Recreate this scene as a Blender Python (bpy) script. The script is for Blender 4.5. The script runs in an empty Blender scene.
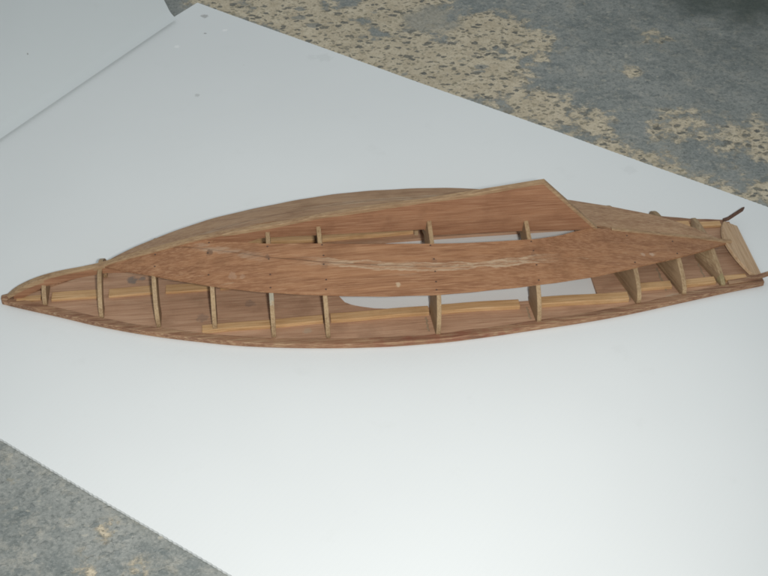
import bpy, bmesh, math, random
from mathutils import Vector, Matrix
random.seed(7)
scene = bpy.context.scene
COL = scene.collection

# ------------------------------------------------------------------ helpers
def interp(x, X, Y):
    if x <= X[0]: return Y[0]
    for i in range(len(X)-1):
        if x <= X[i+1]:
            a = (x-X[i])/(X[i+1]-X[i]); return Y[i]*(1-a)+Y[i+1]*a
    return Y[-1]

def smooth_interp(x, X, Y):
    """monotone-ish cubic hermite through the points"""
    n = len(X)
    if x <= X[0]: return Y[0]
    if x >= X[-1]: return Y[-1]
    i = 0
    while x > X[i+1]: i += 1
    def m(k):
        if k == 0: return (Y[1]-Y[0])/(X[1]-X[0])
        if k == n-1: return (Y[-1]-Y[-2])/(X[-1]-X[-2])
        a = (Y[k]-Y[k-1])/(X[k]-X[k-1]); b = (Y[k+1]-Y[k])/(X[k+1]-X[k])
        if a*b <= 0: return 0.0
        return 2*a*b/(a+b)
    h = X[i+1]-X[i]; t = (x-X[i])/h
    return ((2*t**3-3*t*t+1)*Y[i] + (t**3-2*t*t+t)*h*m(i)
            + (-2*t**3+3*t*t)*Y[i+1] + (t**3-t*t)*h*m(i+1))

def frange(a, b, step):
    n = max(1, int(round((b-a)/step)))
    return [a+(b-a)*k/n for k in range(n+1)]

X0 = 0.365          # boat-local origin sits amidships
def mesh_obj(name, bm, mat, parent=None, smooth=False, bevel=0.0, merge=True):
    if merge: bmesh.ops.remove_doubles(bm, verts=bm.verts, dist=1e-6)
    bmesh.ops.recalc_face_normals(bm, faces=bm.faces)
    me = bpy.data.meshes.new(name); bm.to_mesh(me); bm.free()
    o = bpy.data.objects.new(name, me); COL.objects.link(o)
    me.materials.append(mat)
    if parent: o.parent = parent
    if smooth:
        for p in me.polygons: p.use_smooth = True
    if bevel:
        b = o.modifiers.new('bevel', 'BEVEL'); b.width = bevel; b.segments = 2; b.limit_method = 'ANGLE'
        b.angle_limit = math.radians(40)
    return o

def slab(quads, z0, z1):
    """quads: list of polygons of (s,w); z0/z1 numbers or functions of (s,w)"""
    f0 = z0 if callable(z0) else (lambda s, w: z0)
    f1 = z1 if callable(z1) else (lambda s, w: z1)
    bm = bmesh.new(); top = {}; bot = {}; edges = {}
    def key(p): return (round(p[0], 6), round(p[1], 6))
    for q in quads:
        ks = []
        for p in q:
            k = key(p)
            if ks and k == ks[-1]: continue
            ks.append(k)
        if len(ks) > 1 and ks[0] == ks[-1]: ks.pop()
        if len(set(ks)) < 3: continue
        for k in ks:
            if k not in top:
                top[k] = bm.verts.new((k[0]-X0, k[1], f1(*k)))
                bot[k] = bm.verts.new((k[0]-X0, k[1], f0(*k)))
        try:
            bm.faces.new([top[k] for k in ks]); bm.faces.new([bot[k] for k in reversed(ks)])
        except ValueError: continue
        for a, b in zip(ks, ks[1:]+ks[:1]):
            e = (a, b) if a < b else (b, a); edges[e] = edges.get(e, 0)+1
    for (a, b), n in edges.items():
        if n == 1:
            bm.faces.new([top[a], top[b], bot[b], bot[a]])
    return bm

def loft(secs, closed=True):
    """secs: list of rings of the same length (boat s,w,z); caps at the ends"""
    bm = bmesh.new(); V = [[bm.verts.new((p[0]-X0, p[1], p[2])) for p in r] for r in secs]
    n = len(V[0])
    for A, B in zip(V, V[1:]):
        for i in range(n):
            j = (i+1) % n
            try: bm.faces.new([A[i], A[j], B[j], B[i]])
            except ValueError: pass
    for r in (V[0], V[-1]):
        try: bm.faces.new(r)
        except ValueError: pass
    return bm

# ------------------------------------------------------------------ node helpers
class NT:
    def __init__(self, name):
        self.m = bpy.data.materials.new(name); self.m.use_nodes = True
        self.t = self.m.node_tree; self.t.nodes.clear()
        self.out = self.t.nodes.new('ShaderNodeOutputMaterial')
        self.b = self.t.nodes.new('ShaderNodeBsdfPrincipled')
        self.t.links.new(self.b.outputs[0], self.out.inputs[0])
        self.b.inputs['Specular IOR Level'].default_value = 0.35
    def n(self, typ): return self.t.nodes.new(typ)
    def link(self, a, b): self.t.links.new(a, b)
    def put(self, sock, v):
        if isinstance(v, bpy.types.NodeSocket): self.link(v, sock)
        else: sock.default_value = v
    def coord(self, which='Object'): return self.n('ShaderNodeTexCoord').outputs[which]
    def mapping(self, vec, scale=(1, 1, 1), loc=(0, 0, 0), rot=(0, 0, 0)):
        m = self.n('ShaderNodeMapping'); self.link(vec, m.inputs[0])
        m.inputs['Scale'].default_value = scale; m.inputs['Location'].default_value = loc
        m.inputs['Rotation'].default_value = rot; return m.outputs[0]
    def noise(self, vec, scale, detail=4, rough=.55, dist=0.0, col=False):
        x = self.n('ShaderNodeTexNoise'); self.link(vec, x.inputs['Vector'])
        x.inputs['Scale'].default_value = scale; x.inputs['Detail'].default_value = detail
        x.inputs['Roughness'].default_value = rough; x.inputs['Distortion'].default_value = dist
        return x.outputs['Color' if col else 'Fac']
    def voro(self, vec, scale, feature='F1', out='Distance', rnd=1.0):
        x = self.n('ShaderNodeTexVoronoi'); x.feature = feature; self.link(vec, x.inputs['Vector'])
        x.inputs['Scale'].default_value = scale; x.inputs['Randomness'].default_value = rnd
        return x.outputs[out]
    def math(self, op, a, b=0.0, c=0.0):
        x = self.n('ShaderNodeMath'); x.operation = op
        self.put(x.inputs[0], a); self.put(x.inputs[1], b); self.put(x.inputs[2], c); return x.outputs[0]
    def ss(self, v, lo, hi, a=0.0, b=1.0):
        x = self.n('ShaderNodeMapRange'); x.interpolation_type = 'SMOOTHSTEP'; self.put(x.inputs[0], v)
        x.inputs[1].default_value = lo; x.inputs[2].default_value = hi
        x.inputs[3].default_value = a; x.inputs[4].default_value = b; return x.outputs[0]
    def mix(self, f, a, b, mode='MIX'):
        x = self.n('ShaderNodeMix'); x.data_type = 'RGBA'; x.blend_type = mode
        self.put(x.inputs[0], f)
        for s, v in ((x.inputs[6], a), (x.inputs[7], b)):
            if isinstance(v, (tuple, list)): s.default_value = tuple(v)[:3]+(1,)
            else: self.link(v, s)
        return x.outputs[2]
    def dist2(self, vec, c):
        """distance to a point in the XY plane"""
        x = self.n('ShaderNodeVectorMath'); x.operation = 'MULTIPLY'; self.link(vec, x.inputs[0]); x.inputs[1].default_value = (1, 1, 0)
        y = self.n('ShaderNodeVectorMath'); y.operation = 'DISTANCE'; self.link(x.outputs[0], y.inputs[0])
        y.inputs[1].default_value = (c[0], c[1], 0); return y.outputs['Value']
    def bump(self, h, strength=.3, dist=.001):
        x = self.n('ShaderNodeBump'); self.link(h, x.inputs['Height'])
        x.inputs['Strength'].default_value = strength; x.inputs['Distance'].default_value = dist
        self.link(x.outputs[0], self.b.inputs['Normal'])

def lin(r, g, b):
    def f(c):
        c /= 255.0
        return c/12.92 if c <= .04045 else ((c+.055)/1.055)**2.4
    return (f(r), f(g), f(b))

def wood(name, base, dark, light, along='x', rough=.62, scuff=0.25, seam=False, red=False, seed=0.0, plate=False, marks=()):
    N = NT(name); c = N.coord()
    st = {'x': (1, 14, 14), 'y': (14, 1, 14), 'z': (14, 14, 1)}[along]
    off = (seed, seed*1.7, seed*.6)
    g = N.mapping(c, scale=st, loc=off)
    warp = N.noise(g, 9, 3, .5, .6)
    fine = N.noise(N.mapping(c, scale=tuple(1.0 if v == 1 else v*2.2 for v in st), loc=off), 26, 6, .7)
    blot = N.noise(N.mapping(c, loc=off), 22, 4, .6)
    col = N.mix(N.ss(warp, .3, .7), dark, base)
    col = N.mix(N.ss(fine, .42, .72), col, light)
    col = N.mix(N.math('MULTIPLY', N.ss(fine, .48, .28), .65), col, tuple(v*.62 for v in dark))
    # blotches of old varnish and dirt
    col = N.mix(N.math('MULTIPLY', N.ss(blot, .52, .72), .45), col, tuple(v*.7 for v in dark))
    # pale rubbed scratches along the grain
    sc = N.noise(N.mapping(c, scale=tuple(v*.9 for v in st), loc=(seed+3, seed+5, 1)), 16, 5, .75)
    big = N.noise(N.mapping(c, loc=(seed+9, 2, 4)), 14, 3, .5)
    m = N.math('MULTIPLY', N.ss(sc, .60, .70), N.ss(big, .48, .62))
    col = N.mix(N.math('MULTIPLY', m, scuff), col, (.50, .38, .25))
    hgt = fine
    if seam:
        uv = N.n('ShaderNodeUVMap').outputs[0]
        sp = N.n('ShaderNodeSeparateXYZ'); N.link(uv, sp.inputs[0])
        u, v = sp.outputs[0], sp.outputs[1]     # u along boat in m, v = distance from the seam in m
        wob = N.noise(N.mapping(c, scale=(1, 3, 3), loc=(4, 2, 1)), 28, 5, .65)
        wd = N.math('MULTIPLY', N.math('SUBTRACT', wob, .43), .020)
        band = N.math('SUBTRACT', wd, N.math('ABSOLUTE', v))
        rng = N.math('MULTIPLY', N.ss(u, .27, .34), N.ss(u, .535, .49))
        wob2 = N.noise(N.mapping(c, scale=(1, 2, 2), loc=(9, 5, 3)), 34, 4, .6)
        side = N.math('SUBTRACT', N.math('ABSOLUTE', v), N.math('MULTIPLY', N.math('SUBTRACT', wob2, .22), .0115))
        lines = N.ss(N.math('ABSOLUTE', side), .0016, .0004)
        wash = N.math('MULTIPLY', N.ss(side, .0004, -.0010), .38)
        k = N.math('MULTIPLY', N.math('MAXIMUM', N.math('MAXIMUM', N.ss(band, -.0004, .0010), lines), wash), rng)
        streak = N.ss(N.noise(N.mapping(c, scale=(1, 9, 9)), 45, 4, .7), .36, .6)
        k = N.math('MULTIPLY', k, N.math('MULTIPLY_ADD', streak, .70, .22))
        col = N.mix(k, col, (.47, .34, .225))
        crack = N.math('MULTIPLY', N.ss(N.math('ABSOLUTE', N.math('ADD', v, N.math('MULTIPLY', N.math('SUBTRACT', wob, .5), .003))), .0009, .0002), N.ss(u, .53, .30, .12, .6))
        col = N.mix(crack, col, tuple(q*.45 for q in dark))
        # second rubbed patch near the fore end of the seam
        k2 = N.math('MULTIPLY', N.math('MULTIPLY', N.ss(u, .18, .20), N.ss(u, .27, .22)), N.ss(band, -.004, 0))
        col = N.mix(N.math('MULTIPLY', k2, N.math('MULTIPLY', streak, .5)), col, (.42, .31, .22))
        hgt = N.math('MULTIPLY_ADD', k, 1.5, fine)
    if red:
        geo = N.n('ShaderNodeSeparateXYZ'); N.link(c, geo.inputs[0])
        rr = N.math('MULTIPLY', N.ss(geo.outputs[0], -.09, .03), N.ss(geo.outputs[0], .16, .10))
        rr = N.math('MULTIPLY', rr, N.ss(N.noise(c, 60, 4, .6), .42, .62))
        col = N.mix(N.math('MULTIPLY', rr, .45), col, (.23, .065, .04))
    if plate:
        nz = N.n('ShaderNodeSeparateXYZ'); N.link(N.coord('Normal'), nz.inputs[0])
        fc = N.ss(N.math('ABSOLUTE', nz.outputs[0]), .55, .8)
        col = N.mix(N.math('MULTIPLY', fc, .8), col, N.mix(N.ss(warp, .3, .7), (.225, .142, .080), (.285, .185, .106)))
    for (mx, my, mr, mk, mc) in marks:
        dd_ = N.math('ADD', N.dist2(c, (mx, my)), N.math('MULTIPLY', N.math('SUBTRACT', N.noise(c, 260, 3, .6), .5), mr*1.6))
        col = N.mix(N.math('MULTIPLY', N.ss(dd_, mr, mr*.5), mk), col, mc)
    N.link(col, N.b.inputs['Base Color'])
    N.link(N.ss(blot, .3, .7, rough-.08, rough+.12), N.b.inputs['Roughness'])
    N.bump(hgt, .35, .0006)
    return N.m

MAH   = wood('mahogany_plank', (.340, .166, .080), (.240, .108, .051), (.410, .228, .123), seam=True, seed=1, scuff=.45,
             marks=[(.372-.365, -.0705, .0030, .7, (.52, .40, .27)), (.2015-.365, -.0165, .0042, .6, (.10, .06, .04)),
                    (.222-.365, -.044, .0045, .25, (.50, .36, .26)), (.231-.365, -.046, .003, .22, (.50, .36, .26)), (.622-.365, -.030, .0030, .5, (.55, .42, .32)),
                    (.3065-.365, -.045, .0036, .3, (.13, .08, .055)), (.408-.365, -.047, .0036, .3, (.13, .08, .055)), (.5035-.365, -.041, .0032, .25, (.13, .08, .055)),
                    (.613-.365, -.031, .0028, .4, (.55, .42, .32)), (.255-.365, -.03, .0030, .5, (.13, .08, .055))])
MAHF  = wood('mahogany_far_plank', (.40, .240, .134), (.30, .165, .088), (.50, .335, .205), seam=True, seed=2, scuff=.4)
KEELM = wood('keel_board_wood', (.340, .166, .086), (.260, .118, .060), (.40, .220, .125), seed=5, scuff=.3)
DECKM = wood('deck_wood', (.46, .272, .170), (.36, .205, .124), (.54, .35, .23), seed=8, scuff=.6, rough=.7,
             marks=[(.122-.365, .016, .0065, .7, (.15, .145, .135)), (.132-.365, .018, .004, .6, (.15, .145, .135)), (.287-.365, -.073, .005, .5, (.42, .33, .24)),
                    (.19-.365, -.045, .007, .35, (.13, .11, .10)), (.64-.365, -.062, .008, .55, (.44, .35, .25)), (.70-.365, .012, .010, .4, (.10, .085, .075)), (.235-.365, -.03, .006, .35, (.12, .10, .09))])
RAILM = wood('sheer_strip_wood', (.30, .155, .085), (.20, .095, .055), (.47, .32, .19), seed=11, scuff=.9, red=True)
STRM  = wood('stringer_pine', (.58, .36, .175), (.47, .27, .120), (.66, .45, .25), seed=14, scuff=.2)
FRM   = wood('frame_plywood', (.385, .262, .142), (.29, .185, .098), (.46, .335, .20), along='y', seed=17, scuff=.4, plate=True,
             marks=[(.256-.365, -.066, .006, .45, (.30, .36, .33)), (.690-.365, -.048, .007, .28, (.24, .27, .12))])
EDGEM = wood('keel_edge_wood', (.375, .240, .130), (.28, .165, .088), (.46, .32, .185), seed=20, scuff=.6)
TRM   = wood('transom_wood', (.54, .36, .21), (.43, .265, .145), (.62, .45, .29), along='y', seed=23, scuff=.4)
DARKM = wood('dark_strip_wood', (.13, .066, .042), (.085, .042, .028), (.19, .11, .07), seed=26, scuff=.3)

def plain(name, c, rough=.7):
    N = NT(name); k = N.noise(N.coord(), 300, 3, .6)
    N.link(N.mix(k, tuple(v*.75 for v in c), tuple(v*1.2 for v in c)), N.b.inputs['Base Color'])
    N.b.inputs['Roughness'].default_value = rough; return N.m
NAILM = plain('nail_head', (.085, .052, .038), .5)
GLUEM = plain('dried_glue', (.33, .24, .155), .5)

# ------------------------------------------------------------------ the board frame on the floor
KX, KY = -.243, .567
U = Vector((.8264, -.5631)); V = Vector((-.5631, -.8264))

def fluted_plastic(name, tint, marks=()):
    N = NT(name); c = N.coord()
    big = N.noise(c, 3.2, 3, .5); mid = N.noise(c, 22, 5, .65); fine = N.noise(c, 260, 3, .6)
    col = N.mix(N.ss(big, .3, .7), tuple(v*.965 for v in tint), tint)
    col = N.mix(N.math('MULTIPLY', N.ss(mid, .60, .78), .10), col, (.52, .53, .50))
    # faint scratches
    s1 = N.noise(N.mapping(c, scale=(2, 40, 1), rot=(0, 0, .5)), 9, 5, .75)
    s2 = N.noise(N.mapping(c, scale=(45, 2, 1), rot=(0, 0, -.3)), 8, 5, .75)
    col = N.mix(N.math('MULTIPLY', N.ss(s1, .68, .74), .12), col, (.45, .45, .44))
    col = N.mix(N.math('MULTIPLY', N.ss(s2, .69, .74), .10), col, (.9, .9, .9))
    # sparse dust specks
    d = N.voro(c, 13); cc = N.n('ShaderNodeSeparateColor'); N.link(N.voro(c, 13, out='Color'), cc.inputs[0])
    sp = N.math('MULTIPLY', N.ss(d, .022, .010), N.ss(cc.outputs[0], .80, .82))
    col = N.mix(N.math('MULTIPLY', sp, .7), col, (.18, .16, .13))
    for (x, y, r, k, cl) in marks:
        w = N.math('ADD', N.dist2(c, (x, y)), N.math('MULTIPLY', N.math('SUBTRACT', N.noise(c, 240, 2, .6), .5), r*1.4))
        col = N.mix(N.math('MULTIPLY', N.ss(w, r, r*.45), k), col, cl)
    N.link(col, N.b.inputs['Base Color'])
    N.link(N.ss(mid, .3, .7, .42, .56), N.b.inputs['Roughness'])
    # flutes running across the sheet barely print through the skin
    w = N.n('ShaderNodeTexWave'); w.wave_type = 'BANDS'; w.bands_direction = 'X'; N.link(c, w.inputs[0])
    w.inputs['Scale'].default_value = 62; w.inputs['Distortion'].default_value = .1
    h = N.math('MULTIPLY_ADD', w.outputs[1], .12, N.math('MULTIPLY_ADD', fine, .10, N.math('MULTIPLY', big, 6)))
    N.bump(h, .25, .0006)
    return N.m

# board-local coordinates: x along the long edges (U), y from back edge toward the camera
DK = (.10, .095, .085)
MARKS = [(.2875, .6360, .0030, .85, DK), (.2475, .6120, .0022, .55, (.25, .24, .22)),
         (.060, .055, .0024, .6, DK), (.031, .022, .006, .55, (.26, .25, .23)),
         (.052, .100, .004, .7, (.93, .93, .92)), (.075, .035, .004, .7, (.93, .93, .92)),
         (.218, .018, .012, .14, (.4, .41, .4)), (.205, .026, .008, .10, (.4, .41, .4)), (.63, .02, .010, .10, (.4, .41, .4)),
         (.145, .170, .004, .4, (.35, .35, .33)), (.92, .575, .0035, .6, DK)]
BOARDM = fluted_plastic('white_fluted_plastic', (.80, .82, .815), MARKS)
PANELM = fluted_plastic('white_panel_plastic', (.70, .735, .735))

def fluted_sheet(name, Lx, Ly, th, mat, teeth=.0005, pitch=.0050):
    """a twin-wall sheet: cut edges along x show the saw-toothed flutes"""
    bm = bmesh.new()
    n = int(Lx/pitch)
    def row(y, z, amp):
        out = []
        for i in range(2*n+1):
            x = Lx*i/(2*n); y_ = .0005*math.sin(x*7+y*9)+.0003*math.sin(x*23+y*5); a = amp*(.5+.8*random.random()) if i % 2 else amp*.25*random.random()
            out.append(bm.verts.new((x, y+y_+a, z)))
        return out
    t0 = row(0, 0, -teeth); t1 = row(Ly, 0, teeth)
    b0 = [bm.verts.new((v.co.x, v.co.y, -th)) for v in t0]; b1 = [bm.verts.new((v.co.x, v.co.y, -th)) for v in t1]
    for i in range(2*n):
        bm.faces.new([t0[i], t0[i+1], t1[i+1], t1[i]]); bm.faces.new([b0[i], b1[i], b1[i+1], b0[i+1]])
        bm.faces.new([t0[i], b0[i], b0[i+1], t0[i+1]]); bm.faces.new([t1[i], t1[i+1], b1[i+1], b1[i]])
    bm.faces.new([t0[0], t1[0], b1[0], b0[0]]); bm.faces.new([t0[-1], b0[-1], b1[-1], t1[-1]])
    return mesh_obj(name, bm, mat)

board = fluted_sheet('white_board', 1.16, .678, .003, BOARDM)
board.matrix_world = Matrix(((U.x, V.x, 0, KX), (U.y, V.y, 0, KY), (0, 0, -1, 0), (0, 0, 0, 1)))
# matrix above is right-handed with z pointing down: sheet must hang below its top face
board.data.transform(Matrix.Diagonal((1, 1, -1, 1)))
board.data.flip_normals()
bm = bmesh.new(); bm.from_mesh(board.data)
for v in bm.verts: v.co.z = 0.0 if v.co.z < .0015 else .003
bmesh.ops.recalc_face_normals(bm, faces=bm.faces); bm.to_mesh(board.data); bm.free()
board['label'] = 'large flat white plastic sheet lying on the concrete beneath the wooden hull'
board['category'] = 'board'

# leaning panel: stands on the board along its back left edge, tipped back 27 degrees
pa = Vector((-.4294, .2583, 0.0)); pb = Vector((-.2696, .5203, 0.0))
d = (pb-pa).normalized(); nrm = Vector((-d.y, d.x, 0))
a = math.radians(27)
up = nrm*math.sin(a)+Vector((0, 0, math.cos(a)))
face = d.cross(up)
bm = bmesh.new()
prof = [(.0145*k/14, .0055*(1-k/14)**2) for k in range(15)]+[(.46, 0)]
Lp = .85; fr_ = []; bk_ = []
for x in (0, Lp):
    fr_.append([bm.verts.new((x, y, -z)) for y, z in prof]); bk_.append([bm.verts.new((x, y, -z-.003)) for y, z in prof])
m_ = len(prof)
for k in range(m_-1):
    bm.faces.new([fr_[0][k], fr_[1][k], fr_[1][k+1], fr_[0][k+1]]); bm.faces.new([bk_[0][k], bk_[0][k+1], bk_[1][k+1], bk_[1][k]])
    for e in (0, 1): bm.faces.new([fr_[e][k], fr_[e][k+1], bk_[e][k+1], bk_[e][k]])
for k in (0, m_-1): bm.faces.new([fr_[0][k], bk_[0][k], bk_[1][k], fr_[1][k]])
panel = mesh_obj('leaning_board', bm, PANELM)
for q in panel.data.polygons: q.use_smooth = False
# local x = down along the edge away from pb, local y = up the panel, local z = out of the face
org = pb+Vector((0, 0, .0006))
panel.matrix_world = Matrix(((-d.x, up.x, -face.x, org.x), (-d.y, up.y, -face.y, org.y), (-d.z, up.z, -face.z, org.z), (0, 0, 0, 1)))
panel['label'] = 'white board standing tipped back on the flat sheet in the top left corner'
panel['category'] = 'upright board'

# ------------------------------------------------------------------ floor
def floor_material():
    N = NT('worn_concrete'); c = N.coord()
    n1 = N.noise(c, 11, 9, .66); n2 = N.noise(c, 48, 7, .72); n3 = N.noise(c, 190, 4, .7); n0 = N.noise(c, 3.6, 4, .55)
    nl = N.noise(N.mapping(c, scale=(1, 1.3, 1), loc=(3, 1, 0)), 26, 6, .65, .4)
    grey = N.mix(N.ss(n1, .34, .68), (.245, .262, .250), (.335, .343, .320))
    grey = N.mix(N.math('MULTIPLY', N.ss(nl, .50, .66), .55), grey, (.170, .192, .188))
    grey = N.mix(N.math('MULTIPLY', N.ss(n2, .49, .64), .62), grey, (.41, .395, .345))
    grey = N.mix(N.math('MULTIPLY', N.ss(n3, .49, .64), .55), grey, (.155, .172, .166))
    grey = N.mix(N.math('MULTIPLY', N.ss(n0, .5, .68), .40), grey, (.33, .32, .27))
    # bare tan screed where the grey skin has worn off
    blob = None
    for (x, y, r, k) in ((-.20, .57, .10, .75), (-.13, .56, .12, 1.), (-.068, .50, .13, 1.05), (.02, .43, .13, 1.1), (.02, .55, .12, 1.05), (.10, .40, .13, 1.1),
                         (.13, .50, .10, 1.05), (.17, .47, .08, .9), (.18, .32, .09, .9), (.225, .295, .075, .85), (.24, .235, .08, .80),
                         (.29, .205, .08, .72), (.33, .16, .09, .68), (.34, .28, .09, .60), (.41, .25, .11, .66), (.34, .483, .045, .62),
                         (.297, .402, .03, .5), (.42, .15, .11, .66), (-.222, -.295, .028, .50), (-.23, -.325, .035, .52), (-.19, -.335, .03, .5), (-.165, -.345, .03, .42),
                         (.0, .70, .15, .9), (-.15, .68, .15, .9)):
        q = N.ss(N.dist2(c, (x, y)), r, r*.1, 0, k)
        blob = q if blob is None else N.math('MAXIMUM', blob, q)
    hole = N.ss(N.math('ADD', N.dist2(c, (.062, .530)), N.math('MULTIPLY', N.math('SUBTRACT', n2, .5), .05)), .044, .026)
    rag = N.math('ADD', N.math('MULTIPLY', n1, .55), N.math('MULTIPLY', n2, .95))
    rag = N.math('ADD', rag, N.math('MULTIPLY', nl, .25))
    tanf = N.ss(N.math('MULTIPLY_ADD', blob, .50, rag), 1.10, 1.23)
    tanf = N.math('MULTIPLY', tanf, N.math('SUBTRACT', 1.0, N.math('MULTIPLY', hole, .85)))
    tan = N.mix(N.ss(n2, .35, .68), (.53, .445, .315), (.67, .58, .43))
    tan = N.mix(N.math('MULTIPLY', N.ss(n3, .5, .72), .45), tan, (.40, .33, .22))
    tan = N.mix(N.math('MULTIPLY', N.ss(n0, .45, .65), .3), tan, (.42, .36, .26))
    # angular aggregate showing in the screed
    sm = N.n('ShaderNodeVectorMath'); sm.operation = 'SCALE'; N.link(N.noise(c, 85, 3, .6, col=True), sm.inputs[0]); sm.inputs['Scale'].default_value = .016
    def stones(scale, lo, hi, pick, rot, sx):
        a = N.n('ShaderNodeVectorMath'); a.operation = 'ADD'
        N.link(N.mapping(c, scale=(1, sx, 1), rot=(0, 0, rot)), a.inputs[0]); N.link(sm.outputs[0], a.inputs[1]); vv = a.outputs[0]
        dd = N.voro(vv, scale); cs = N.n('ShaderNodeSeparateColor'); N.link(N.voro(vv, scale, out='Color'), cs.inputs[0])
        sz = N.math('MULTIPLY', cs.outputs[1], .20)
        return N.math('MULTIPLY', N.ss(N.math('ADD', dd, sz), hi, lo), N.ss(cs.outputs[0], pick, pick+.02)), cs.outputs[2]
    a1, v1 = stones(76, .36, .47, .22, .5, 1.45); a2, v2 = stones(135, .36, .50, .25, -.4, 1.3); a3, v3 = stones(34, .30, .38, .55, .2, 1.6)
    a4, v4 = stones(235, .30, .45, .45, .9, 1.2)
    tan = N.mix(N.math('MULTIPLY', a4, .6), tan, N.mix(v4, (.17, .15, .11), (.40, .33, .22)))
    tan = N.mix(N.math('MULTIPLY', a2, .80), tan, N.mix(v2, (.105, .105, .095), (.36, .31, .21)))
    tan = N.mix(N.math('MULTIPLY', a3, .75), tan, N.mix(v3, (.20, .215, .21), (.36, .34, .28)))
    tan = N.mix(N.math('MULTIPLY', a1, .88), tan, N.mix(v1, (.085, .092, .09), (.27, .25, .20)))
    # pale and dark chips in the grey
    grey = N.mix(N.math('MULTIPLY', a2, N.math('MULTIPLY', N.ss(v2, .80, .86), .55)), grey, (.48, .455, .38))
    grey = N.mix(N.math('MULTIPLY', a1, N.math('MULTIPLY', N.ss(v1, .4, .3), .40)), grey, (.150, .175, .180))
    grey = N.mix(N.math('MULTIPLY', a4, N.math('MULTIPLY', N.ss(v4, .35, .25), .5)), grey, (.10, .115, .11))
    grey = N.mix(N.math('MULTIPLY', a3, N.math('MULTIPLY', N.ss(v3, .76, .82), .35)), grey, (.42, .36, .25))
    grey = N.mix(N.math('MULTIPLY', a3, N.math('MULTIPLY', N.ss(v3, .30, .20), .28)), grey, (.16, .185, .19))
    # a few rusty brown spots
    rs = N.math('MULTIPLY', a3, N.ss(N.math('ABSOLUTE', N.math('SUBTRACT', v3, .55)), .035, .02))
    grey = N.mix(N.math('MULTIPLY', rs, .6), grey, (.22, .13, .06))
    haze = N.math('MULTIPLY', N.ss(N.math('MULTIPLY_ADD', blob, .42, rag), .98, 1.22), .38)
    grey = N.mix(haze, grey, (.42, .365, .27))
    grain = N.noise(c, 420, 3, .7)
    col = N.mix(tanf, grey, tan)
    col = N.mix(N.math('MULTIPLY', N.ss(grain, .5, .68), .35), col, (.12, .125, .115))
    col = N.mix(N.math('MULTIPLY', N.ss(grain, .48, .34), .25), col, (.58, .56, .5))
    # damp dark stain in the far right corner
    st = N.ss(N.math('ADD', N.dist2(c, (.50, .63)), N.math('MULTIPLY', N.math('SUBTRACT', n1, .5), .25)), .20, .03, 0, .80)
    col = N.mix(st, col, (.035, .050, .036))
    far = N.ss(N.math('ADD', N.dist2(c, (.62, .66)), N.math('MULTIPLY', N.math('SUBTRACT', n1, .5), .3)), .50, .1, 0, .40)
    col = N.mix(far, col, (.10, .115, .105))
    N.link(col, N.b.inputs['Base Color']); N.b.inputs['Roughness'].default_value = .78
    N.b.inputs['Specular IOR Level'].default_value = .2
    h = N.math('MULTIPLY_ADD', tanf, -.9, N.math('MULTIPLY_ADD', n2, 1.2, N.math('MULTIPLY_ADD', a1, .5, n3)))
    N.bump(h, .55, .0016)
    return N.m
bm = bmesh.new()
G = 24
gv = [[bm.verts.new((-3+6*i/G, -3+6*j/G, -.0036)) for j in range(G+1)] for i in range(G+1)]
for i in range(G):
    for j in range(G): bm.faces.new([gv[i][j], gv[i+1][j], gv[i+1][j+1], gv[i][j+1]])
fl = mesh_obj('floor', bm, floor_material()); fl['kind'] = 'structure'

# ------------------------------------------------------------------ the boat
TH = math.radians(5.92)
boat = bpy.data.objects.new('model_boat', None); COL.objects.link(boat)
BOW = Vector((-.3643, -.0219, 0))
boat.location = BOW+Vector((math.cos(TH), math.sin(TH), 0))*X0+Vector((0, 0, .0004))
boat.rotation_euler = (0, 0, TH)
boat.empty_display_size = .05
boat['label'] = 'bare wooden model boat hull lying keel up on the white sheet, frames exposed'
boat['category'] = 'model boat'

SW = [0, .012, .056, .094, .140, .188, .225, .261, .297, .334, .371, .410, .446, .503, .542, .582, .643, .70, .732]
WG = [.0028, .0085, .0275, .0445, .0615, .0755, .0845, .0905, .0950, .0982, .0998, .0993, .0968, .0908, .0865, .0806, .0685, .0570, .0515]
S_ = [.098, .11, .16, .21, .26, .31, .36, .41, .46, .51, .56, .61, .66, .708]
WC = [.0005, .0085, .0325, .052, .0655, .0745, .0795, .081, .0775, .069, .059, .0445, .0265, .0012]
ZC = [.0375, .0405, .0445, .046, .046, .046, .0455, .044, .042, .038, .034, .030, .025, .0155]
SK = [0, .009, .019, .04, .06, .08, .098, .117, .15, .2, .256, .31, .36, .41, .46, .506, .54, .574, .64, .708]
ZK = [.003, .0115, .0182, .0270, .0320, .0354, .0390, .0448, .0530, .0634, .070, .0725, .073, .0705, .068, .063, .054, .0450, .031, .0165]
wg = lambda s: smooth_interp(s, SW, WG)
wc = lambda s: smooth_interp(s, S_, WC)
zc = lambda s: smooth_interp(s, S_, ZC)+.0011*min(1, max(0, (s-.12)/.1), max(0, (.70-s)/.06))
zk = lambda s: smooth_interp(s, SK, ZK)
DZ = .0035

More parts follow.
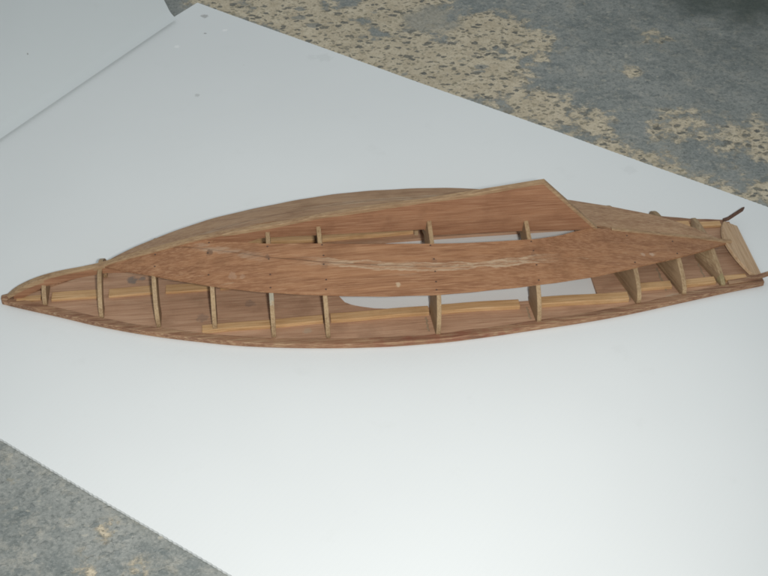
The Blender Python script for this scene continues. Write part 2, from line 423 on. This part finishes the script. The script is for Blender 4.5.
# deck with the cockpit opening
HS = [.3180, .3185, .321, .325, .331, .339, .352, .376, .40, .45, .56, .5668, .5672]
HW = [0, .024, .0295, .037, .0412, .0445, .0485, .052, .0525, .0528, .053, .053, 0]
stations = sorted(set([round(x, 5) for x in frange(0, .727, .0075)]+HS))
quads = []
for s0, s1 in zip(stations, stations[1:]):
    h0, h1 = (interp(s, HS, HW) if HS[0] <= s <= HS[-1] else 0 for s in (s0, s1))
    for sg in (-1, 1):
        quads.append([(s0, sg*h0), (s1, sg*h1), (s1, sg*(wg(s1)*(1-(.10*max(0, min(1, (s1-.58)/.12)) if sg > 0 else 0))-.0006)), (s0, sg*(wg(s0)*(1-(.10*max(0, min(1, (s0-.58)/.12)) if sg > 0 else 0))-.0006))])
deck = mesh_obj('deck', slab(quads, 0.0, DZ), DECKM, boat)
deck['label'] = 'dark brown deck with a long cockpit opening showing the white sheet'

# sheer strip along both deck edges
for sg in (-1, 1):
    qs = []
    ss = frange(.006, .731 if sg < 0 else .722, .006)
    for s0, s1 in zip(ss, ss[1:]):
        def inn(s): return max(wg(s)-.0082, .0004)
        k0, k1 = (1-.10*max(0, min(1, (q-.58)/.12)) if sg > 0 else 1 for q in (s0, s1))
        qs.append([(s0, sg*inn(s0)*k0), (s1, sg*inn(s1)*k1), (s1, sg*wg(s1)*k1), (s0, sg*wg(s0)*k0)])
    def ztop(s, w): return .0056+.0003*math.sin(s*90)+.0002*math.sin(s*233+1)
    mesh_obj('sheer_strip', slab(qs, lambda s, w: .0004 if abs(w) > wg(s)-.003 else DZ-.0002, ztop), RAILM, boat, bevel=.0007)

# the strip ends curl up behind the transom
def bent_strip(name, sg, pts, half, th, mat):
    secs = []
    for (s, w, z, k) in pts:
        h = half*k
        secs.append([(s, sg*(w-h), z), (s, sg*(w+h), z), (s, sg*(w+h), z+th), (s, sg*(w-h), z+th)])
    return mesh_obj(name, loft(secs), mat, boat, bevel=.0004)
bent_strip('strip_end', 1, [(.7195, .0455, .0058, 1), (.7245, .0455, .0074, 1.1), (.7310, .0456, .0128, 1.1), (.7375, .0456, .0182, 1.1),
                            (.7395, .0462, .0198, .35)], .0020, .0020, DARKM)
bent_strip('strip_end', -1, [(.695, .0505, .0058, 1), (.712, .0485, .0060, 1), (.722, .0475, .0072, 1), (.730, .0472, .0094, 1),
                             (.738, .0472, .0120, .9), (.7455, .0474, .0145, .5)], .0028, .0018, RAILM)

# frames
def smoothbez(p0, p1, p2, n):
    return [((1-t)**2*p0[0]+2*t*(1-t)*p1[0]+t*t*p2[0], (1-t)**2*p0[1]+2*t*(1-t)*p1[1]+t*t*p2[1]) for t in [k/n for k in range(n+1)]]
FR = [(.042, .0135, 0), (.096, .0365, .014), (.150, .0545, .020), (.202, .066, .024), (.256, .0795, .026), (.306, .0855, .028),
      (.407, .0925, .034), (.503, .0855, .031), (.602, .0685, .060), (.648, .0610, .053), (.690, .0515, .044)]
def make_frame(s, wf, lw, idx):
    if s < .05: cw, cz = .0012, zk(s)-.004
    elif s < .098: cw, cz = .0100, zk(s)-.0005
    else: cw, cz = wc(s)+(.002 if s < .16 else 0), zc(s)
    kz = zk(s)-.0021; cz -= .0019
    bulge = .0095 if s > .55 else .003
    ctrl = (cw+(wf-cw)*.95+bulge, cz*(.62 if s > .55 else .58))
    side = smoothbez((wf, DZ), ctrl, (cw, cz), 9)
    prof = [(-w, z) for w, z in side]+([(0, kz)] if s >= .05 else [(0, max(kz, cz))])+[(w, z) for w, z in reversed(side)]
    solid = lw == 0
    # inward offset
    inner = []
    n = len(prof); dep = min(.019, kz*.33)
    for i, (w, z) in enumerate(prof):
        jw = lw*(1+.05*math.sin(i*2.1+s*70))
        iw = w*max(0.0, 1-jw/max(wf, .001)) if lw else w
        iz = DZ+(z-DZ)*(1-dep/(kz-DZ))
        inner.append((iw, iz))
    ht = .0021
    lean = .0015*math.sin(idx*2.3); fwd = .013 if s > .55 else (.002 if s > .35 else 0)
    bm = bmesh.new(); R = []
    for ds in (-ht, ht):
        R.append(([bm.verts.new((s+ds+lean*z/.05-X0, w, z)) for w, z in prof], [bm.verts.new((s+ds-fwd+lean*z/.05-X0, w, z)) for w, z in inner]))
    for i in range(n-1):
        for (O, I) in R:
            if solid: continue
            try: bm.faces.new([O[i], O[i+1], I[i+1], I[i]])
            except ValueError: pass
        (O0, I0), (O1, I1) = R
        bm.faces.new([O0[i], O0[i+1], O1[i+1], O1[i]]); 
        if not solid: bm.faces.new([I0[i], I0[i+1], I1[i+1], I1[i]])
    if solid:
        # plywood bulkhead: a filled plate standing on the deck
        for (O, I) in R:
            for v in I: bm.verts.remove(v)
            for i in range((n-1)//2):
                j = n-1-i
                try: bm.faces.new([O[i], O[i+1], O[j-1], O[j]] if i+1 != j-1 else [O[i], O[i+1], O[j]])
                except ValueError: pass
        bm.faces.new([R[0][0][0], R[1][0][0], R[1][0][-1], R[0][0][-1]])
    else:
        for i in (0, n-1):
            bm.faces.new([R[0][0][i], R[1][0][i], R[1][1][i], R[0][1][i]])
    return mesh_obj('frame', bm, FRM, boat, bevel=.0005)
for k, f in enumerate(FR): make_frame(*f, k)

# bottom planks: two strakes a side, butted along a seam; a gap stays open next to the keel amidships
SEAM_S = [.100, .156, .19, .2, .22, .256, .31, .36, .41, .45, .51, .57, .66, .708]
SEAM_T = [1.0, 1.0, .80, .74, .65, .525, .435, .375, .335, .33, .35, .34, .34, .35]
UP_S = [.100, .190, .205, .230, .256, .31, .36, .41, .45, .503, .53, .55, .574, .60, .708]
UP_T = [1.0, 1.0, .895, .81, .745, .695, .655, .640, .630, .650, .73, .85, .985, 1.0, 1.0]
UPF_T = [1.0, 1.0, .97, .85, .765, .85, .90, .82, .78, .74, .82, .92, .93, 1.0, 1.0]
def surf(s, t, sg, dz=0.0):
    camber = .0005*4*t*(1-t)*min(1, wc(s)/.05)
    return (s, sg*wc(s)*(1-t), zc(s)+(zk(s)-zc(s))*t+camber+dz)
def plank(sg, lo, hi, s0, s1, mat, name='bottom_plank', th=.0017, nt=5, name_edge=False):
    bm = bmesh.new(); uvl = bm.loops.layers.uv.new('UVMap')
    ss = frange(s0, s1, .006); top = []; bot = []; uvv = {}
    for s in ss:
        a, b = lo(s), max(hi(s), lo(s)+.0015)
        ra = []; rb = []
        for k in range(nt+1):
            t = a+(b-a)*k/nt
            j = .0002*math.sin(s*160+k)+.0004*math.sin(s*41+sg) if (k == 0 and name_edge) else 0
            p = surf(s, t, sg)
            v = bm.verts.new((p[0]-X0, p[1]+sg*j, p[2])); w = bm.verts.new((p[0]-X0, p[1]+sg*j, p[2]-th))
            dv = (t-interp(s, SEAM_S, SEAM_T))*math.hypot(wc(s), zk(s)-zc(s))
            uvv[v] = uvv[w] = (s, dv); ra.append(v); rb.append(w)
        top.append(ra); bot.append(rb)
    def face(vs):
        try: f = bm.faces.new(vs)
        except ValueError: return
        f.smooth = False
        for l in f.loops: l[uvl].uv = uvv[l.vert]
    for i in range(len(ss)-1):
        for k in range(nt):
            face([top[i][k], top[i+1][k], top[i+1][k+1], top[i][k+1]]); face([bot[i][k], bot[i][k+1], bot[i+1][k+1], bot[i+1][k]])
    def cp(v):
        n_ = bm.verts.new(v.co); uvv[n_] = uvv[v]; return n_
    for k in (0, nt):     # long edges and butt ends keep their own vertices so they stay crisp
        ta = [cp(top[i][k]) for i in range(len(ss))]; ba = [cp(bot[i][k]) for i in range(len(ss))]
        for i in range(len(ss)-1): face([ta[i], ta[i+1], ba[i+1], ba[i]])
    for i in (0, -1):
        ta = [cp(v) for v in top[i]]; ba = [cp(v) for v in bot[i]]
        for k in range(nt): face([ta[k], ta[k+1], ba[k+1], ba[k]])
    o = mesh_obj(name, bm, mat, boat, merge=False)
    for p in o.data.polygons:
        p.use_smooth = abs(p.normal.z) > .3
    return o
seam = lambda s: smooth_interp(s, SEAM_S, SEAM_T)
gap = .0012
planks = {}
for sg, mat, up in ((-1, MAH, UP_T), (1, MAHF, UPF_T)):
    upf = lambda s, up=up: smooth_interp(s, UP_S, up)
    planks[(sg, 0)] = plank(sg, lambda s: 0.0, lambda s: seam(s)-gap, .102, .7085, mat, name_edge=True)
    planks[(sg, 1)] = plank(sg, lambda s: seam(s)+gap, upf, .163, .7095, mat)
planks[(1, 0)]['label'] = 'outer bottom plank on the far side of the keel'
planks[(1, 1)]['label'] = 'inner bottom plank on the far side of the keel'
planks[(-1, 0)]['label'] = 'outer bottom plank on the near side, its upper edge rubbed pale'
planks[(-1, 1)]['label'] = 'inner bottom plank on the near side, scuffed along the seam'

# nail heads where planks cross the frames
def nail(s, t, sg=-1):
    par = planks[(sg, 0 if t < seam(s) else 1)]
    p = surf(s, t, sg, .0000)
    bm = bmesh.new(); bmesh.ops.create_uvsphere(bm, u_segments=10, v_segments=6, radius=.00095)
    for v in bm.verts: v.co = Vector((v.co.x+p[0]-X0, v.co.y+p[1], v.co.z*.35+p[2]))
    mesh_obj('nail', bm, NAILM, par, smooth=True)
for s, t in [(.200, .66), (.200, .20), (.2015, .88), (.2555, .70), (.256, .50), (.2565, .26), (.256, .06), (.306, .68), (.3065, .53), (.306, .41), (.307, .20), (.306, .07),
             (.4065, .62), (.408, .44), (.4075, .28), (.407, .15), (.4065, .05), (.503, .62), (.5035, .48), (.504, .27), (.5035, .05),
             (.602, .85), (.602, .12), (.648, .7), (.648, .15), (.150, .35), (.1505, .8)]:
    nail(s, t)

# keel board
BOT_S = [.012, .02, .04, .06, .08, .1, .127, .15, .25, .31, .4045, .4075, .51, .574]
BOT_Z = [.0035, .0060, .018, .0235, .0275, .0305, .0290, .0265, .0605, .0592, .0580, .0502, .0482, .0440]
TOP_S = [.0, .009, .019, .04, .06, .08, .098, .117, .15, .193, .256, .316, .36, .412, .46, .50, .517, .5735]
TOP_Z = [.004, .0115, .0182, .0272, .0324, .0358, .0394, .0453, .0534, .0638, .0735, .0830, .0875, .0925, .0985, .1035, .1052, .0452]
CAP = .0017
def keelring(s, z0, z1, h):
    return [(s, -h, z0), (s, h, z0), (s, h, z1), (s, -h, z1)]
secs = []
ks = sorted(set(frange(.012, .517, .006)+[.4045, .4075, .517, .5735]+frange(.517, .5735, .006)))
ztopf = lambda s: interp(s, TOP_S[-2:], TOP_Z[-2:]) if s >= .517 else smooth_interp(s, TOP_S[:-1], TOP_Z[:-1])
def halfw(s): return .0028 if s < .2 else .0023
for s in ks:
    zb = interp(s, BOT_S, BOT_Z); zt = max(ztopf(s)-CAP, zb+.0008)
    secs.append(keelring(s, zb, zt, halfw(s)))
keel = mesh_obj('keel_board', loft(secs), KEELM, boat)
keel['label'] = 'upright reddish brown keel board, deepest towards the stern and cut off on a slant'
# pale edge of the keel: along the top, then down the slanted end
secs = []
for s in frange(0.0, .5155, .006):
    z = ztopf(s); h = halfw(s)+.0004+.0003*math.sin(s*60)
    if s < .01: h = .0022
    ww = .0004*math.sin(s*37)+.0003*math.sin(s*13)
    dep = CAP+.0006+.0007*abs(math.sin(s*31))+(.0012 if s < .12 else 0)
    secs.append([(s, -h+ww, max(z-dep, .0008)), (s, h+ww, max(z-dep, .0008)), (s, h+ww, z), (s, -h*.55+ww, z), (s, -h+ww, z-.0006)])
L = 10
for k in range(L+1):
    f = k/L; s = .517+.0565*f; z = .1052-.06*f; h = .0027
    ns, nz = -.0020, -.0018
    secs.append([(s+ns, -h, z+nz), (s+ns, h, z+nz), (s, h, z), (s, -h*.6, z), (s+ns*.25, -h, z+nz*.25)])
edge = mesh_obj('keel_edge', loft(secs), EDGEM, keel)
edge['label'] = 'pale worn edge of the keel board'
# stem knob at the very tip of the bow
bm = bmesh.new(); bmesh.ops.create_cube(bm, size=1)
for v in bm.verts:
    v.co = Vector((v.co.x*.007+.003-X0, v.co.y*(.0055 if v.co.x < 0 else .007), v.co.z*.0085+.0046-(.001 if v.co.x < 0 else 0)))
mesh_obj('stem', bm, RAILM, boat, bevel=.0012)

# keel strip along the stern ridge
secs = []
for s in frange(.588, .712, .006):
    z = zk(s)+.0012; h = .0024
    secs.append([(s, -h, z-.0022), (s, h, z-.0022), (s, h*.7, z), (s, -h*.7, z)])
mesh_obj('ridge_strip', loft(secs), EDGEM, boat)

# transom: raked plate with a curved upper edge
P0 = Vector((.7325, 0, DZ)); UPV = Vector((-.0262, 0, .0130)); LEN = UPV.length; UPV.normalize()
NV = Vector((.0128, 0, .0235)).normalized()
bm = bmesh.new(); fr, bk = [], []
outl = []
for k in range(21):
    w = -.0425+.081*k/20; outl.append((w, LEN*(1-.52*(w/.0425)**2)))
outl = [(-.0425, 0)]+outl+[(.0385, 0)]
for w, l in outl:
    p = P0+UPV*l
    a = p+NV*.0005; b = p-NV*.0028
    fr.append(bm.verts.new((a.x-X0, w, a.z))); bk.append(bm.verts.new((b.x-X0, w, max(b.z, DZ+.0002))))
bm.faces.new(fr); bm.faces.new(list(reversed(bk)))
for i in range(len(fr)):
    j = (i+1) % len(fr); bm.faces.new([fr[i], bk[i], bk[j], fr[j]])
mesh_obj('transom', bm, TRM, boat, bevel=.0006)

# stringers lying on the inside of the deck
def stringer(s0, s1, wa, wb, width, h, sg, mat=STRM):
    secs = []
    for s in frange(s0, s1, .012):
        f = (s-s0)/(s1-s0); w = wa+(wb-wa)*f+.0004*math.sin(s*80)
        a, b = sg*(w-width/2), sg*(w+width/2)
        secs.append([(s, a, DZ-.0002), (s, b, DZ-.0002), (s, b, DZ+h), (s, a, DZ+h)])
    return mesh_obj('stringer', loft(secs), mat, boat, bevel=.0005)
for sg in (-1, 1):
    stringer(.190, .3025, .0635, .0610, .0085, .0038, sg)
    stringer(.3095, .4025, .0605, .0590 if sg < 0 else .0640, .0095, .0042, sg)
    stringer(.4115, .4890, .0585 if sg < 0 else .0640, .0590 if sg < 0 else .0640, .0095, .0045, sg)
    stringer(.5075, .5940, .0590, .0600, .0100, .0052, sg)
    stringer(.6060, .6400, .0470, .0455, .0085, .0036, sg)
    stringer(.6520, .6840, .0455, .0445, .0085, .0036, sg)
    stringer(.6940, .7160, .0430, .0415, .0070, .0030, sg)
for s0, s1 in ((.014, .037), (.047, .0915), (.1010, .1455), (.1550, .1975), (.2070, .2360)):
    stringer(s0, s1, .0022, .0018, .0110 if s0 > .04 else .006, .0026, -1)

# dried glue runs where frames and keel meet the deck
def glue(s, w0, w1, width):
    bm = bmesh.new(); n = 10; rows = []
    for k in range(n+1):
        w = w0+(w1-w0)*k/n; h = width*(.4+.7*random.random())
        c_ = s+.0006*math.sin(k*1.9)
        rows.append([bm.verts.new((c_-h-X0, w, DZ+.0002)), bm.verts.new((c_-X0, w, DZ+.0008)), bm.verts.new((c_+h-X0, w, DZ+.0002))])
    for A, B in zip(rows, rows[1:]):
        bm.faces.new([A[0], A[1], B[1], B[0]]); bm.faces.new([A[1], A[2], B[2], B[1]])
    mesh_obj('glue_run', bm, GLUEM, deck, smooth=True)
for s, w0, w1 in ((.5960, -.062, -.020), (.6335, -.052, -.018), (.6760, -.046, -.016), (.3990, -.086, -.066), (.4960, -.079, -.062)):
    glue(s, w0, w1, .0011)

# ------------------------------------------------------------------ camera
f = 1290.0; p = math.atan(1118/f); D = 1.25
cam = bpy.data.objects.new('camera', bpy.data.cameras.new('camera')); COL.objects.link(cam)
cam.data.sensor_fit = 'HORIZONTAL'; cam.data.sensor_width = 36; cam.data.lens = 36*f/768
cam.location = (0, -D*math.cos(p), D*math.sin(p)); cam.rotation_euler = (math.pi/2-p, 0, 0)
cam.data.clip_start = .01; cam.data.clip_end = 50
scene.camera = cam

# ------------------------------------------------------------------ light
w = bpy.data.worlds.new('World'); scene.world = w; w.use_nodes = True
bg = w.node_tree.nodes['Background']; bg.inputs[0].default_value = (.90, .97, 1.0, 1); bg.inputs[1].default_value = .48
def area(name, loc, target, size, power, col):
    l = bpy.data.lights.new(name, 'AREA'); l.shape = 'DISK'; l.size = size; l.energy = power; l.color = col
    o = bpy.data.objects.new(name, l); COL.objects.link(o); o.location = loc
    o.rotation_euler = (Vector(target)-Vector(loc)).to_track_quat('-Z', 'Y').to_euler(); return o
fl_ = bpy.data.lights.new('flash_lamp', 'SPOT'); fl_.energy = 37.5; fl_.color = (1, .985, .95); fl_.shadow_soft_size = .022
fl_.spot_size = math.radians(59); fl_.spot_blend = 1.0
fo = bpy.data.objects.new('flash_lamp', fl_); COL.objects.link(fo); fo.location = (.060, -.955, .832)
fo.rotation_euler = (Vector((-.02, -.17, 0))-fo.location).to_track_quat('-Z', 'Y').to_euler()
scene.render.engine = 'CYCLES'; scene.cycles.pixel_filter_type = 'BLACKMAN_HARRIS'; scene.cycles.filter_width = 1.75
scene.view_settings.view_transform = 'Standard'; scene.view_settings.look = 'None'
scene.view_settings.exposure = 0; scene.view_settings.gamma = 1
